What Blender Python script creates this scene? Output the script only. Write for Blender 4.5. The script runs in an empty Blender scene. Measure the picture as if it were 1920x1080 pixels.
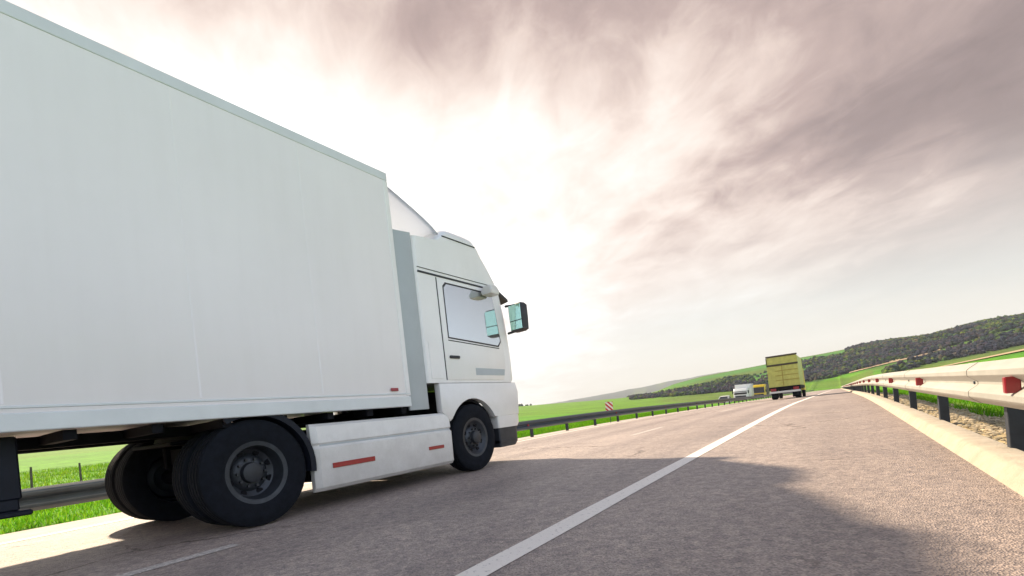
import bpy, bmesh, math, random
from mathutils import Vector, Matrix, noise
R = math.radians
random.seed(7)
S = bpy.context.scene
COL = S.collection

# ------------------------------------------------------------------ helpers
def obj(name, bm, mat, parent=None, smooth=None):
    me = bpy.data.meshes.new(name)
    bmesh.ops.recalc_face_normals(bm, faces=bm.faces[:])
    bm.to_mesh(me); bm.free()
    if smooth is not None:
        me.polygons.foreach_set('use_smooth', [True]*len(me.polygons))
        try: me.set_sharp_from_angle(angle=R(smooth))
        except Exception: pass
    o = bpy.data.objects.new(name, me); COL.objects.link(o)
    for m in (mat if isinstance(mat, (list, tuple)) else [mat]): me.materials.append(m)
    if parent: o.parent = parent
    return o

def thing(name, label, cat, loc=(0, 0, 0), rot=(0, 0, 0), group=None):
    o = bpy.data.objects.new(name, None); COL.objects.link(o)
    o.empty_display_size = 0.3
    o.location = loc; o.rotation_euler = rot
    o['label'] = label; o['category'] = cat
    if group: o['group'] = group
    return o

def tag(o, label=None, cat=None, kind=None, group=None):
    if label: o['label'] = label
    if cat: o['category'] = cat
    if kind: o['kind'] = kind
    if group: o['group'] = group
    return o

def cp(o, parent=None):
    c = o.copy(); COL.objects.link(c)
    if parent: c.parent = parent
    for ch in [k for k in bpy.data.objects if k.parent == o]:
        cp(ch, c)
    return c

def box(bm, x0, x1, y0, y1, z0, z1, bev=0.0, seg=2):
    vs = [bm.verts.new((x, y, z)) for x in (x0, x1) for y in (y0, y1) for z in (z0, z1)]
    fs = [bm.faces.new([vs[i] for i in q]) for q in
          ((0, 1, 3, 2), (4, 6, 7, 5), (0, 4, 5, 1), (2, 3, 7, 6), (0, 2, 6, 4), (1, 5, 7, 3))]
    if bev > 0:
        es = list({e for f in fs for e in f.edges})
        bmesh.ops.bevel(bm, geom=es, offset=bev, segments=seg, affect='EDGES', profile=0.5)
    return bm

def prism(bm, pts, x0, x1, bev=0.0, seg=2):
    """polygon of (y,z) extruded along x"""
    a = [bm.verts.new((x0, y, z)) for y, z in pts]
    b = [bm.verts.new((x1, y, z)) for y, z in pts]
    fs = [bm.faces.new(a), bm.faces.new(b[::-1])]
    n = len(pts)
    for i in range(n):
        fs.append(bm.faces.new((a[i], b[i], b[(i+1) % n], a[(i+1) % n])))
    if bev > 0:
        es = list({e for f in fs[:2] for e in f.edges})
        bmesh.ops.bevel(bm, geom=es, offset=bev, segments=seg, affect='EDGES', profile=0.5)
    return bm

def lathe(bm, prof, n=40, c=(0, 0, 0), closed=False):
    """profile of (x, r) turned about the x axis"""
    rings = []
    for x, r in prof:
        rings.append([bm.verts.new((c[0]+x, c[1]+r*math.cos(2*math.pi*k/n), c[2]+r*math.sin(2*math.pi*k/n))) for k in range(n)])
    m = len(rings)
    for i in range(m if closed else m-1):
        A, B = rings[i], rings[(i+1) % m]
        for k in range(n):
            bm.faces.new((A[k], A[(k+1) % n], B[(k+1) % n], B[k]))
    return rings

def tube(bm, p, q, r, n=10, r2=None, cap=True):
    p, q = Vector(p), Vector(q); d = (q-p).normalized()
    u = d.orthogonal().normalized(); v = d.cross(u)
    r2 = r if r2 is None else r2
    A = [bm.verts.new(p+(u*math.cos(t)+v*math.sin(t))*r) for t in [2*math.pi*k/n for k in range(n)]]
    B = [bm.verts.new(q+(u*math.cos(t)+v*math.sin(t))*r2) for t in [2*math.pi*k/n for k in range(n)]]
    for k in range(n): bm.faces.new((A[k], A[(k+1) % n], B[(k+1) % n], B[k]))
    if cap:
        bm.faces.new(A[::-1]); bm.faces.new(B)

def loft(bm, rings, cap=True):
    R_ = [[bm.verts.new(p) for p in r] for r in rings]
    n = len(R_[0])
    for A, B in zip(R_, R_[1:]):
        for k in range(n): bm.faces.new((A[k], A[(k+1) % n], B[(k+1) % n], B[k]))
    if cap:
        bm.faces.new(R_[0][::-1]); bm.faces.new(R_[-1])

def rring(z, yr, yf, w, rf, rr, n=6):
    """rounded plan outline at height z"""
    pts = []
    for cx, cy, r, a0 in ((w-rf, yf-rf, rf, 0), (-(w-rf), yf-rf, rf, 90), (-(w-rr), yr+rr, rr, 180), (w-rr, yr+rr, rr, 270)):
        for k in range(n):
            a = R(a0+90*k/(n-1)); pts.append((cx+r*math.cos(a), cy+r*math.sin(a), z))
    return pts

def B(): return bmesh.new()
def sstep(a, b, x):
    t = max(0.0, min(1.0, (x-a)/(b-a))); return t*t*(3-2*t)
def lerp_tab(tab, x):
    if x <= tab[0][0]: return tab[0][1]
    for (a, u), (b, v) in zip(tab, tab[1:]):
        if x <= b: return u+(v-u)*(x-a)/(b-a)
    return tab[-1][1]

# ------------------------------------------------------------------ materials
def mat(name, col, rough=0.5, metal=0.0, nscale=0, namt=0.15, bump=0.0, bscale=None, coat=0.0, spec=0.5, col2=None, rvar=0.0):
    m = bpy.data.materials.new(name); m.use_nodes = True
    nt = m.node_tree; b = nt.nodes['Principled BSDF']
    b.inputs['Base Color'].default_value = (*col, 1); b.inputs['Roughness'].default_value = rough
    b.inputs['Metallic'].default_value = metal; b.inputs['Coat Weight'].default_value = coat
    b.inputs['Specular IOR Level'].default_value = spec
    if nscale:
        tc = nt.nodes.new('ShaderNodeTexCoord'); n = nt.nodes.new('ShaderNodeTexNoise')
        n.inputs['Scale'].default_value = nscale; n.inputs['Detail'].default_value = 6; n.inputs['Roughness'].default_value = 0.65
        nt.links.new(tc.outputs['Object'], n.inputs['Vector'])
        cr = nt.nodes.new('ShaderNodeValToRGB'); cr.color_ramp.elements[0].position = 0.3; cr.color_ramp.elements[1].position = 0.7
        c2 = col2 if col2 else tuple(c*(1-namt) for c in col)
        c1 = col if col2 else tuple(min(1, c*(1+namt*0.6)) for c in col)
        cr.color_ramp.elements[0].color = (*c2, 1); cr.color_ramp.elements[1].color = (*c1, 1)
        nt.links.new(n.outputs['Fac'], cr.inputs['Fac']); nt.links.new(cr.outputs['Color'], b.inputs['Base Color'])
        if rvar:
            mr = nt.nodes.new('ShaderNodeMapRange'); mr.inputs['To Min'].default_value = rough-rvar; mr.inputs['To Max'].default_value = rough+rvar
            nt.links.new(n.outputs['Fac'], mr.inputs['Value']); nt.links.new(mr.outputs['Result'], b.inputs['Roughness'])
        if bump:
            n2 = nt.nodes.new('ShaderNodeTexNoise'); n2.inputs['Scale'].default_value = bscale or nscale; n2.inputs['Detail'].default_value = 4
            nt.links.new(tc.outputs['Object'], n2.inputs['Vector'])
            bp = nt.nodes.new('ShaderNodeBump'); bp.inputs['Strength'].default_value = bump; bp.inputs['Distance'].default_value = 0.02
            nt.links.new(n2.outputs['Fac'], bp.inputs['Height']); nt.links.new(bp.outputs['Normal'], b.inputs['Normal'])
    return m

M = {}
M['white'] = mat('white_paint', (.83, .82, .82), .32, 0, 1.3, .05, coat=.25, rvar=.05)
M['box'] = mat('white_panel', (.86, .835, .855), .38, 0, .55, .035, .05, .7, coat=.15, rvar=.06)
def streak(m):
    nt = m.node_tree; L = nt.links.new; b = nt.nodes['Principled BSDF']; src = b.inputs['Base Color'].links[0].from_socket
    tc = nt.nodes.new('ShaderNodeTexCoord'); mp = nt.nodes.new('ShaderNodeMapping'); mp.inputs['Scale'].default_value = (1, 3.0, .22); L(tc.outputs['Object'], mp.inputs['Vector'])
    n = nt.nodes.new('ShaderNodeTexNoise'); n.inputs['Scale'].default_value = 2.4; n.inputs['Detail'].default_value = 7; n.inputs['Roughness'].default_value = .65; L(mp.outputs[0], n.inputs['Vector'])
    r = nt.nodes.new('ShaderNodeValToRGB'); r.color_ramp.elements[0].position = .30; r.color_ramp.elements[1].position = .55
    r.color_ramp.elements[0].color = (.90, .895, .88, 1); r.color_ramp.elements[1].color = (1, 1, 1, 1); L(n.outputs['Fac'], r.inputs['Fac'])
    x = nt.nodes.new('ShaderNodeMix'); x.data_type = 'RGBA'; x.blend_type = 'MULTIPLY'; x.inputs['Factor'].default_value = .22
    L(src, x.inputs['A']); L(r.outputs['Color'], x.inputs['B']); L(x.outputs['Result'], b.inputs['Base Color'])
streak(M['box']); streak(M['white'])
def grime(m, z0, z1, amount):
    nt = m.node_tree; L = nt.links.new; b = nt.nodes['Principled BSDF']; src = b.inputs['Base Color'].links[0].from_socket
    tc = nt.nodes.new('ShaderNodeTexCoord'); sx = nt.nodes.new('ShaderNodeSeparateXYZ'); L(tc.outputs['Object'], sx.inputs[0])
    n = nt.nodes.new('ShaderNodeTexNoise'); n.inputs['Scale'].default_value = 5; n.inputs['Detail'].default_value = 8; n.inputs['Roughness'].default_value = .7; L(tc.outputs['Object'], n.inputs['Vector'])
    a = nt.nodes.new('ShaderNodeMath'); a.operation = 'MULTIPLY_ADD'; a.inputs[1].default_value = .7; L(n.outputs['Fac'], a.inputs[0]); L(sx.outputs['Z'], a.inputs[2])
    mr = nt.nodes.new('ShaderNodeMapRange'); mr.inputs['From Min'].default_value = z1+.35; mr.inputs['From Max'].default_value = z0+.35; mr.inputs['To Max'].default_value = amount; L(a.outputs[0], mr.inputs['Value'])
    x = nt.nodes.new('ShaderNodeMix'); x.data_type = 'RGBA'; x.inputs['B'].default_value = (.19, .165, .135, 1); L(mr.outputs['Result'], x.inputs['Factor']); L(src, x.inputs['A']); L(x.outputs['Result'], b.inputs['Base Color'])
M['skirt'] = mat('dusty_white_paint', (.78, .77, .76), .42, 0, 1.6, .06, coat=.1); streak(M['skirt']); grime(M['skirt'], .15, .85, .5)
grime(M['white'], .5, 1.5, .25)
M['greyp'] = mat('grey_paint_and_shade', (.42, .46, .49), .45, 0, 2.0, .06)
M['alu'] = mat('aluminium', (.60, .62, .62), .38, .7, 4, .1)
M['rail'] = mat('pale_rail_paint', (.66, .69, .71), .42, .15, 2.5, .07)
M['dark'] = mat('dark_plastic', (.022, .025, .032), .55, 0, 8, .3)
M['black'] = mat('black_frame', (.006, .0065, .010), .7, 0, 5, .4, spec=.15)
M['navy'] = mat('dark_mudguard', (.008, .011, .021), .55, 0, 6, .3, spec=.25)
M['rubber'] = mat('tyre_rubber', (.007, .009, .014), .9, 0, 14, .35, .25, 60, spec=.2)
M['steel'] = mat('wheel_steel', (.042, .048, .060), .45, .5, 7, .35)
M['red'] = mat('red_reflector', (.30, .008, .018), .3, 0, 30, .1, coat=.3)
M['amber'] = mat('amber_lens', (.6, .22, .02), .3)
M['glass'] = mat('cab_glass', (.55, .58, .58), .06, .85)
M['dglass'] = mat('dark_glass', (.012, .015, .022), .06, .0, spec=.9)
M['mirror'] = mat('mint_reflection_mirror', (.58, .90, .76), .12, .75)  # mint tint is a reflection painted into the mirror colour
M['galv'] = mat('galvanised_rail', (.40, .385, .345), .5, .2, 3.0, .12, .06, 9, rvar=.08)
M['galvd'] = mat('shade_dark_rail', (.030, .044, .060), .45, 0, 3.0, .25, rvar=.08)  # shade on the left rail's near face put into a darker base colour
M['post'] = mat('dark_steel_post', (.028, .034, .048), .6, .2, 9, .4)
M['conc'] = mat('kerb_concrete', (.43, .365, .28), .9, 0, 5.0, .2, .35, 45)
M['concl'] = mat('edge_concrete', (.46, .40, .355), .9, 0, 3.0, .2, .35, 45)
M['tarp'] = mat('yellow_tarpaulin', (.53, .53, .14), .55, 0, 3.0, .22, .3, 3)
M['yel'] = mat('yellow_paint', (.75, .52, .02), .35, 0, 3, .1, coat=.3)
M['carw'] = mat('pale_car_paint', (.74, .75, .75), .3, 0, 2, .05, coat=.4)
M['wood'] = mat('fence_wood', (.10, .085, .07), .9, 0, 12, .4)
M['trim'] = mat('brown_truck_frame', (.06, .045, .03), .6, 0, 9, .3)
M['plate'] = mat('plate_white', (.72, .72, .70), .4)
M['signr'] = None

def asphalt():
    m = bpy.data.materials.new('asphalt'); m.use_nodes = True; nt = m.node_tree; L = nt.links.new
    b = nt.nodes['Principled BSDF']; b.inputs['Roughness'].default_value = .60
    tc = nt.nodes.new('ShaderNodeTexCoord')
    def nz(sc, det, ro=.6, vec=None, dist=0):
        n = nt.nodes.new('ShaderNodeTexNoise'); n.inputs['Scale'].default_value = sc; n.inputs['Detail'].default_value = det
        n.inputs['Roughness'].default_value = ro; n.inputs['Distortion'].default_value = dist
        L(vec or tc.outputs['Object'], n.inputs['Vector']); return n
    mp = nt.nodes.new('ShaderNodeMapping'); mp.inputs['Scale'].default_value = (1.0, .06, 1)
    L(tc.outputs['Object'], mp.inputs['Vector'])
    big = nz(.35, 5); lane = nz(1.1, 4, .55, mp.outputs['Vector']); mid = nz(9, 5, .7)
    vor = nt.nodes.new('ShaderNodeTexVoronoi'); vor.inputs['Scale'].default_value = 105; L(tc.outputs['Object'], vor.inputs['Vector'])
    vor2 = nt.nodes.new('ShaderNodeTexVoronoi'); vor2.inputs['Scale'].default_value = 24; L(tc.outputs['Object'], vor2.inputs['Vector'])
    def ramp(fac, stops):
        r = nt.nodes.new('ShaderNodeValToRGB'); cr = r.color_ramp
        cr.elements[0].position, cr.elements[0].color = stops[0][0], (*stops[0][1], 1)
        cr.elements[1].position, cr.elements[1].color = stops[-1][0], (*stops[-1][1], 1)
        for p, c in stops[1:-1]:
            e = cr.elements.new(p); e.color = (*c, 1)
        L(fac, r.inputs['Fac']); return r.outputs['Color']
    def mul(a, c, f=1.0):
        x = nt.nodes.new('ShaderNodeMix'); x.data_type = 'RGBA'; x.blend_type = 'MULTIPLY'; x.inputs['Factor'].default_value = f
        L(a, x.inputs['A']); L(c, x.inputs['B']); return x.outputs['Result']
    base = ramp(mid.outputs['Fac'], [(.28, (.295, .252, .234)), (.72, (.440, .375, .340))])
    stone = ramp(vor.outputs['Color'], [(.05, (.50, .49, .52)), (.45, (.95, .93, .92)), (.9, (1.42, 1.36, 1.31))])
    c = mul(base, stone, .85)
    stone2 = ramp(vor2.outputs['Color'], [(.1, (.72, .72, .76)), (.5, (1, 1, 1)), (.92, (1.22, 1.19, 1.16))])
    c = mul(c, stone2, .8)
    c = mul(c, ramp(big.outputs['Fac'], [(.3, (.80, .79, .80)), (.7, (1.12, 1.1, 1.08))]), 1)
    c = mul(c, ramp(lane.outputs['Fac'], [(.3, (.84, .83, .83)), (.7, (1.10, 1.1, 1.09))]), 1)
    sx = nt.nodes.new('ShaderNodeSeparateXYZ'); L(tc.outputs['Object'], sx.inputs[0])
    wob = nt.nodes.new('ShaderNodeMath'); wob.operation = 'MULTIPLY_ADD'; wob.inputs[1].default_value = .5; L(big.outputs['Fac'], wob.inputs[0]); L(sx.outputs['X'], wob.inputs[2])
    mrx = nt.nodes.new('ShaderNodeMapRange'); mrx.inputs['From Min'].default_value = -8.0; mrx.inputs['From Max'].default_value = 1.0; L(wob.outputs[0], mrx.inputs['Value'])
    def px(x): return (x+.25+8)/9
    st = [(0.0, (1, 1, 1))]
    for x in (-6.9, -5.2, -3.45, -2.05): st += [(px(x-.45), (1, 1, 1)), (px(x), (.80, .80, .82)), (px(x+.45), (1, 1, 1))]
    st += [(px(-.1), (.93, .93, .93)), (1.0, (.88, .86, .84))]
    c = mul(c, ramp(mrx.outputs['Result'], st), .9)
    wv = nt.nodes.new('ShaderNodeTexVoronoi'); wv.feature = 'DISTANCE_TO_EDGE'; wv.inputs['Scale'].default_value = .28
    wn = nz(1.3, 5, .7); va = nt.nodes.new('ShaderNodeVectorMath'); va.operation = 'MULTIPLY_ADD'; va.inputs[1].default_value = (.9, .9, 0)
    L(wn.outputs['Color'], va.inputs[0]); L(tc.outputs['Object'], va.inputs[2]); L(va.outputs[0], wv.inputs['Vector'])
    ck = ramp(wv.outputs['Distance'], [(0, (.30, .28, .28)), (.0045, (.42, .40, .40)), (.009, (1, 1, 1))])
    msk = ramp(big.outputs['Fac'], [(.50, (0, 0, 0)), (.58, (1, 1, 1))])
    x = nt.nodes.new('ShaderNodeMix'); x.data_type = 'RGBA'; x.blend_type = 'MULTIPLY'; L(msk, x.inputs['Factor']); L(c, x.inputs['A']); L(ck, x.inputs['B']); c = x.outputs['Result']
    oil = ramp(nz(.9, 3, .5).outputs['Fac'], [(.66, (1, 1, 1)), (.74, (.72, .71, .72))]); c = mul(c, oil, .8)
    L(c, b.inputs['Base Color'])
    bp = nt.nodes.new('ShaderNodeBump'); bp.inputs['Strength'].default_value = .7; bp.inputs['Distance'].default_value = .012
    ad = nt.nodes.new('ShaderNodeMath'); ad.operation = 'ADD'; L(vor.outputs['Distance'], ad.inputs[0]); L(mid.outputs['Fac'], ad.inputs[1])
    L(ad.outputs[0], bp.inputs['Height']); L(bp.outputs['Normal'], b.inputs['Normal'])
    return m
M['asphalt'] = asphalt()
M['asphalt2'] = mat('old_asphalt', (.20, .175, .165), .9, 0, 3, .25, .3, 60)
M['patch'] = mat('dark_band_asphalt', (.075, .062, .06), .85, 0, 3, .3)

def paint_mat():
    m = mat('road_paint', (.80, .76, .72), .7, 0, 22, .2, .3, 80)
    nt = m.node_tree; L = nt.links.new; b = nt.nodes['Principled BSDF']
    tc = nt.nodes.new('ShaderNodeTexCoord'); n = nt.nodes.new('ShaderNodeTexNoise'); n.inputs['Scale'].default_value = 30; n.inputs['Detail'].default_value = 6
    n.inputs['Roughness'].default_value = .75
    L(tc.outputs['Object'], n.inputs['Vector'])
    r = nt.nodes.new('ShaderNodeValToRGB'); r.color_ramp.elements[0].position = .33; r.color_ramp.elements[1].position = .43
    r.color_ramp.elements[0].color = (.34, .3, .28, 1); r.color_ramp.elements[1].color = (.82, .75, .68, 1)
    L(n.outputs['Fac'], r.inputs['Fac']); L(r.outputs['Color'], b.inputs['Base Color'])
    return m
M['paint'] = paint_mat()
M['worn'] = paint_mat()
for n_ in M['worn'].node_tree.nodes:
    if n_.type == 'VALTORGB' and abs(n_.color_ramp.elements[0].position-.33) < .01:
        n_.color_ramp.elements[0].position = .40; n_.color_ramp.elements[1].position = .60
        n_.color_ramp.elements[1].color = (.66, .60, .55, 1)

def attr_mat(name, rough=.9, nsc=.6, amt=(.65, 1.3), fine=None, bump=.4, bsc=4):
    m = bpy.data.materials.new(name); m.use_nodes = True; nt = m.node_tree; L = nt.links.new
    b = nt.nodes['Principled BSDF']; b.inputs['Roughness'].default_value = rough; b.inputs['Specular IOR Level'].default_value = .15
    at = nt.nodes.new('ShaderNodeAttribute'); at.attribute_name = 'ground_colour'
    tc = nt.nodes.new('ShaderNodeTexCoord'); cur = at.outputs['Color']
    for sc, lo, hi in [(nsc, *amt)]+(fine or []):
        n = nt.nodes.new('ShaderNodeTexNoise'); n.inputs['Scale'].default_value = sc; n.inputs['Detail'].default_value = 7; n.inputs['Roughness'].default_value = .7
        L(tc.outputs['Object'], n.inputs['Vector'])
        r = nt.nodes.new('ShaderNodeValToRGB'); r.color_ramp.elements[0].position = .32; r.color_ramp.elements[1].position = .68
        r.color_ramp.elements[0].color = (lo, lo, lo*.9, 1); r.color_ramp.elements[1].color = (hi*1.03, hi, hi*.9, 1)
        L(n.outputs['Fac'], r.inputs['Fac'])
        x = nt.nodes.new('ShaderNodeMix'); x.data_type = 'RGBA'; x.blend_type = 'MULTIPLY'; x.inputs['Factor'].default_value = 1
        L(cur, x.inputs['A']); L(r.outputs['Color'], x.inputs['B']); cur = x.outputs['Result']
    L(cur, b.inputs['Base Color'])
    if bump:
        n = nt.nodes.new('ShaderNodeTexNoise'); n.inputs['Scale'].default_value = bsc; n.inputs['Detail'].default_value = 6; L(tc.outputs['Object'], n.inputs['Vector'])
        bp = nt.nodes.new('ShaderNodeBump'); bp.inputs['Strength'].default_value = bump; bp.inputs['Distance'].default_value = .1
        L(n.outputs['Fac'], bp.inputs['Height']); L(bp.outputs['Normal'], b.inputs['Normal'])
    return m
M['ground'] = attr_mat('grass_ground', nsc=.05, amt=(.72, 1.22), fine=[(.9, .6, 1.3), (9, .62, 1.3)])
M['leaf'] = attr_mat('leaf_clump', nsc=.6, amt=(.6, 1.35), bump=0)
M['blade'] = attr_mat('grass_blade', nsc=.8, amt=(.75, 1.25), bump=0)
for k in ('blade', 'leaf'):
    nt_ = M[k].node_tree; b_ = nt_.nodes['Principled BSDF']; tr = nt_.nodes.new('ShaderNodeBsdfTranslucent'); ms = nt_.nodes.new('ShaderNodeMixShader')
    ms.inputs[0].default_value = .5 if k == 'blade' else .12
    nt_.links.new(b_.inputs['Base Color'].links[0].from_socket, tr.inputs['Color'])
    nt_.links.new(b_.outputs[0], ms.inputs[1]); nt_.links.new(tr.outputs[0], ms.inputs[2]); nt_.links.new(ms.outputs[0], nt_.nodes['Material Output'].inputs['Surface'])

def set_cols(o, cols):
    a = o.data.color_attributes.new('ground_colour', 'FLOAT_COLOR', 'POINT')
    flat = []
    for c in cols: flat += [c[0], c[1], c[2], 1.0]
    a.data.foreach_set('color', flat)

# ------------------------------------------------------------------ ground shape
EYE = .78
def rd(y):                      # the road falls away gently in the distance
    t = y-12
    if t <= 0: return 0.0
    if t < 16: return .0155*t*t/32
    return .0155*(t-8)
def road_z(x, y): return .025*min(x, .81)-rd(y)

F = 900.0; TH = math.atan(612.6/F)
def pix_x(az): return 960+F*math.tan(az+TH)
SKY = [(-400, 4), (0, 5), (900, 5), (1080, 2), (1184, 1), (1225, 5), (1266, 17), (1320, 26), (1433, 38), (1503, 45), (1570, 51), (1637, 57),
       (1687, 60), (1753, 62), (1822, 74), (1879, 79), (1920, 80), (2100, 92), (2600, 120), (4000, 120)]
def elev(az, tab=SKY):
    """slope (rise over run) of the skyline in a compass direction"""
    th = az+TH
    if th > R(72): px = 4000
    elif th < R(-70): px = -400
    else: px = pix_x(az)
    e = lerp_tab(tab, px)/F*max(.33, math.cos(th))
    if th > R(60): e *= max(.25, 1-(th-R(60))/R(90))
    return e
def near_z(x, y):
    if x > 0:
        z = lerp_tab([(0, -.12), (.98, -.12), (1.02, .06), (1.9, .05), (2.6, .0), (4, -.05), (6.5, .12), (16, 2.75), (22, 3.2), (60, 5), (300, 9)], x)
    else:
        z = lerp_tab([(-300, .8), (-120, -.3), (-36, -1.15), (-24, -1.05), (-20.5, -.98), (-12.5, -.98), (-12.2, -.30), (-11.4, -.22), (-10.4, -.27), (-9.8, -.32), (-9.6, -.42), (-8.3, -.42), (0, -.2)], x)
    return z-rd(min(y, 400))*(1-.75*sstep(30, 140, abs(x+6)))
def ground_z(x, y):
    r = math.hypot(x, y); az = math.atan2(x, y)
    e = elev(az)
    hz = EYE+e*660
    k = sstep(235, 660, r)
    if x < -40: k = max(k, 0)
    z = near_z(x, y)*(1-k)+hz*k
    if r > 700: z = hz-(r-700)*.012*sstep(700, 1600, r)
    if r > 60:
        z += sstep(120, 500, r)*noise.noise((x*.006, y*.006, 3.3))*2.2*min(1, e*30)
        z += sstep(60, 300, r)*noise.noise((x*.03, y*.03, 1.3))*.35
    elif abs(x+4) > 7:
        z += .06*noise.noise((x*.5, y*.5, 0))*min(1, (abs(x+4)-7)*.5)
    return z

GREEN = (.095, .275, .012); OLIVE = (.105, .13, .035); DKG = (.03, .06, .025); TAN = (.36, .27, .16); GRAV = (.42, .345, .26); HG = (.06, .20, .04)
def photo_e(x, y, z):
    az = math.atan2(x, y); r = math.hypot(x, y); th = az+TH
    return pix_x(az) if abs(th) < R(75) else -9e9, (z-EYE)/max(r, 1)*F/max(.2, math.cos(th))
FTOP = [(1180, .0), (1250, .22), (1320, .42), (1370, .52), (1433, .62), (1503, .76), (1570, .9), (1640, .98), (1690, 1.2), (4000, 1.2)]
FBOT = [(1200, -4), (1430, -6), (1540, -2), (1594, 9), (1650, 17), (1747, 31), (1841, 52), (1920, 64), (4000, 80)]
F2BOT = [(1600, -20), (1640, -10), (1700, 4), (1747, 11), (1830, 20), (1920, 30), (4000, 40)]
def forest(x, y, z):
    px, e = photo_e(x, y, z)
    if px < 1185 or px > 2900: return 0, px, e
    s = lerp_tab(SKY, px); q = e/max(s, 1)
    n = noise.noise((x*.014, y*.014, 7))+.5*noise.noise((x*.04, y*.04, 2))
    f = 0
    if q < lerp_tab(FTOP, px)+.12*n and e > lerp_tab(FBOT, px): f = .95 if n > -.10 else .12
    elif px > 1640 and lerp_tab(F2BOT, px) < e <= lerp_tab(FBOT, px)-7:
        g = (px-1640)/280
        f = .85*min(1, g+.25) if n > -.15-.5*g else .1
    return f, px, e

xs = [-4000, -2500, -1700, -1200, -900, -700, -560]+list(range(-480, -200, 20))+list(range(-200, -60, 8))+list(range(-60, -24, 3))
xs += [-22, -20.5, -19, -16, -13, -12.5, -12.2, -11.8, -11.4, -10.9, -10.4, -9.8, -9.6, -9, -8.3, -6, -4, -2, 0, .9, 1.02, 1.3, 1.6, 1.9, 2.2, 2.6, 3, 3.5, 4, 4.6, 5.3, 6, 7, 8, 9, 10, 11, 12, 13, 14, 15, 16, 17, 18, 20, 22, 25, 28]
xs += list(range(32, 330, 6))+list(range(335, 500, 15))+[520, 560, 620, 700, 850, 1100, 1500, 2200, 4000]
ys = [-1200, -600, -300, -150, -80, -50, -35, -25, -18]+list(range(-14, 0, 2))+[i for i in range(0, 40, 1)]+list(range(40, 100, 3))+list(range(100, 760, 8))+[780, 820, 880, 950, 1050, 1200, 1500, 2000, 3000, 4500]
bm = B(); gv = []
cols = []
for y in ys:
    row = []
    for x in xs:
        z = ground_z(x, y)
        row.append(bm.verts.new((x, y, z)))
        r = math.hypot(x, y); n = noise.noise((x*.012, y*.012, 5)); n2 = noise.noise((x*.2, y*.2, 9))
        f, px, e = forest(x, y, z)
        c = Vector(GREEN)
        if px > 1150 and e > 4: c = c.lerp(Vector(HG), min(1, (e-4)/14))
        if px < 1250 and r > 150: c = c.lerp(Vector((.12, .235, .015)), .6)
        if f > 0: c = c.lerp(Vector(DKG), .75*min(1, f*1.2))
        elif r > 150 and px > 1240: c = c.lerp(Vector(OLIVE), max(0, min(.7, .35+n*1.4)))
        if 1.0 <= x <= 1.65 and y < 240: c = Vector(GRAV)*(1+.25*n2)
        elif 1.65 < x < 2.1: c = Vector((.12, .17, .035))
        if -9.7 < x < 1.0 and y < 240: c = Vector((.16, .14, .11))
        cols.append(c)
    gv.append(row)
for a, b in zip(gv, gv[1:]):
    for i in range(len(xs)-1): bm.faces.new((a[i], a[i+1], b[i+1], b[i]))
g = obj('ground', bm, M['ground'], smooth=80); set_cols(g, cols); tag(g, kind='structure')

# ridge far away, with some haze put into its bluish colour
bm = B(); cols = []
RT = [(300, 0), (700, 1), (1000, 2), (1045, 4), (1139, 12), (1196, 17), (1265, 25), (1350, 32), (1450, 30), (1700, 20), (2200, 5)]
rows = []
for j, rr in enumerate((2300, 2600, 2900, 3200, 3600)):
    row = []
    for i in range(90):
        az = R(-58+i*.75); e = elev(az, RT)
        k = (0, .55, 1, 1.05, .6)[j]
        z = -25+(e*2900+26)*k+noise.noise((i*.35, j, 0))*6*k
        row.append(bm.verts.new((rr*math.sin(az), rr*math.cos(az), z)))
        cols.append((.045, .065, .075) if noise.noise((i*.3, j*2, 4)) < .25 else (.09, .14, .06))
    rows.append(row)
for a, b in zip(rows, rows[1:]):
    for i in range(89): bm.faces.new((a[i], a[i+1], b[i+1], b[i]))
h = obj('distant_hills', bm, M['ground'], smooth=80); set_cols(h, cols); tag(h, kind='structure')

# ------------------------------------------------------------------ road
def strip(name, x0, x1, y0, y1, off, m, zf=road_z, kind='structure', step=None, jag=0):
    bm = B(); rows = []
    y = y0; yy = []
    while y < y1-1e-6:
        yy.append(y); y += step or (1.0 if y < 60 else 4.0)
    yy.append(y1)
    nx = max(1, int((x1-x0)/1.2))
    for y in yy:
        rows.append([bm.verts.new((x0+(x1-x0)*i/nx+(jag*noise.noise((y*3.1, i*7.7, x0)) if jag else 0), y, zf(x0+(x1-x0)*i/nx, y)+off)) for i in range(nx+1)])
    for a, b in zip(rows, rows[1:]):
        for i in range(nx): bm.faces.new((a[i], a[i+1], b[i+1], b[i]))
    o = obj(name, bm, m)
    if kind: o['kind'] = kind
    return o
strip('road', -8.25, .82, -40, 262, 0, M['asphalt'])
opp_z = lambda x, y: -.80-rd(y)+.0*x
strip('opposite_road', -19.8, -12.6, -40, 250, 0, M['asphalt2'], zf=opp_z)
strip('edge_line', -1.68, -1.51, -20, 255, .004, M['paint'], step=.5, jag=.006)
strip('inner_edge_line', -7.95, -7.80, -20, 255, .004, M['paint'], step=.5, jag=.006)
for y in [-22.0, -11.2, -.5]+[10.9+10.7*i for i in range(22)]:
    strip('lane_dash', -4.16, -4.02, y, y+2.4, .004, M['worn'], step=.4, jag=.006)
strip('dark_road_band', -8.25, .82, 43.5, 46.0, .004, M['patch'])  # darker band across the full road width

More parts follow.
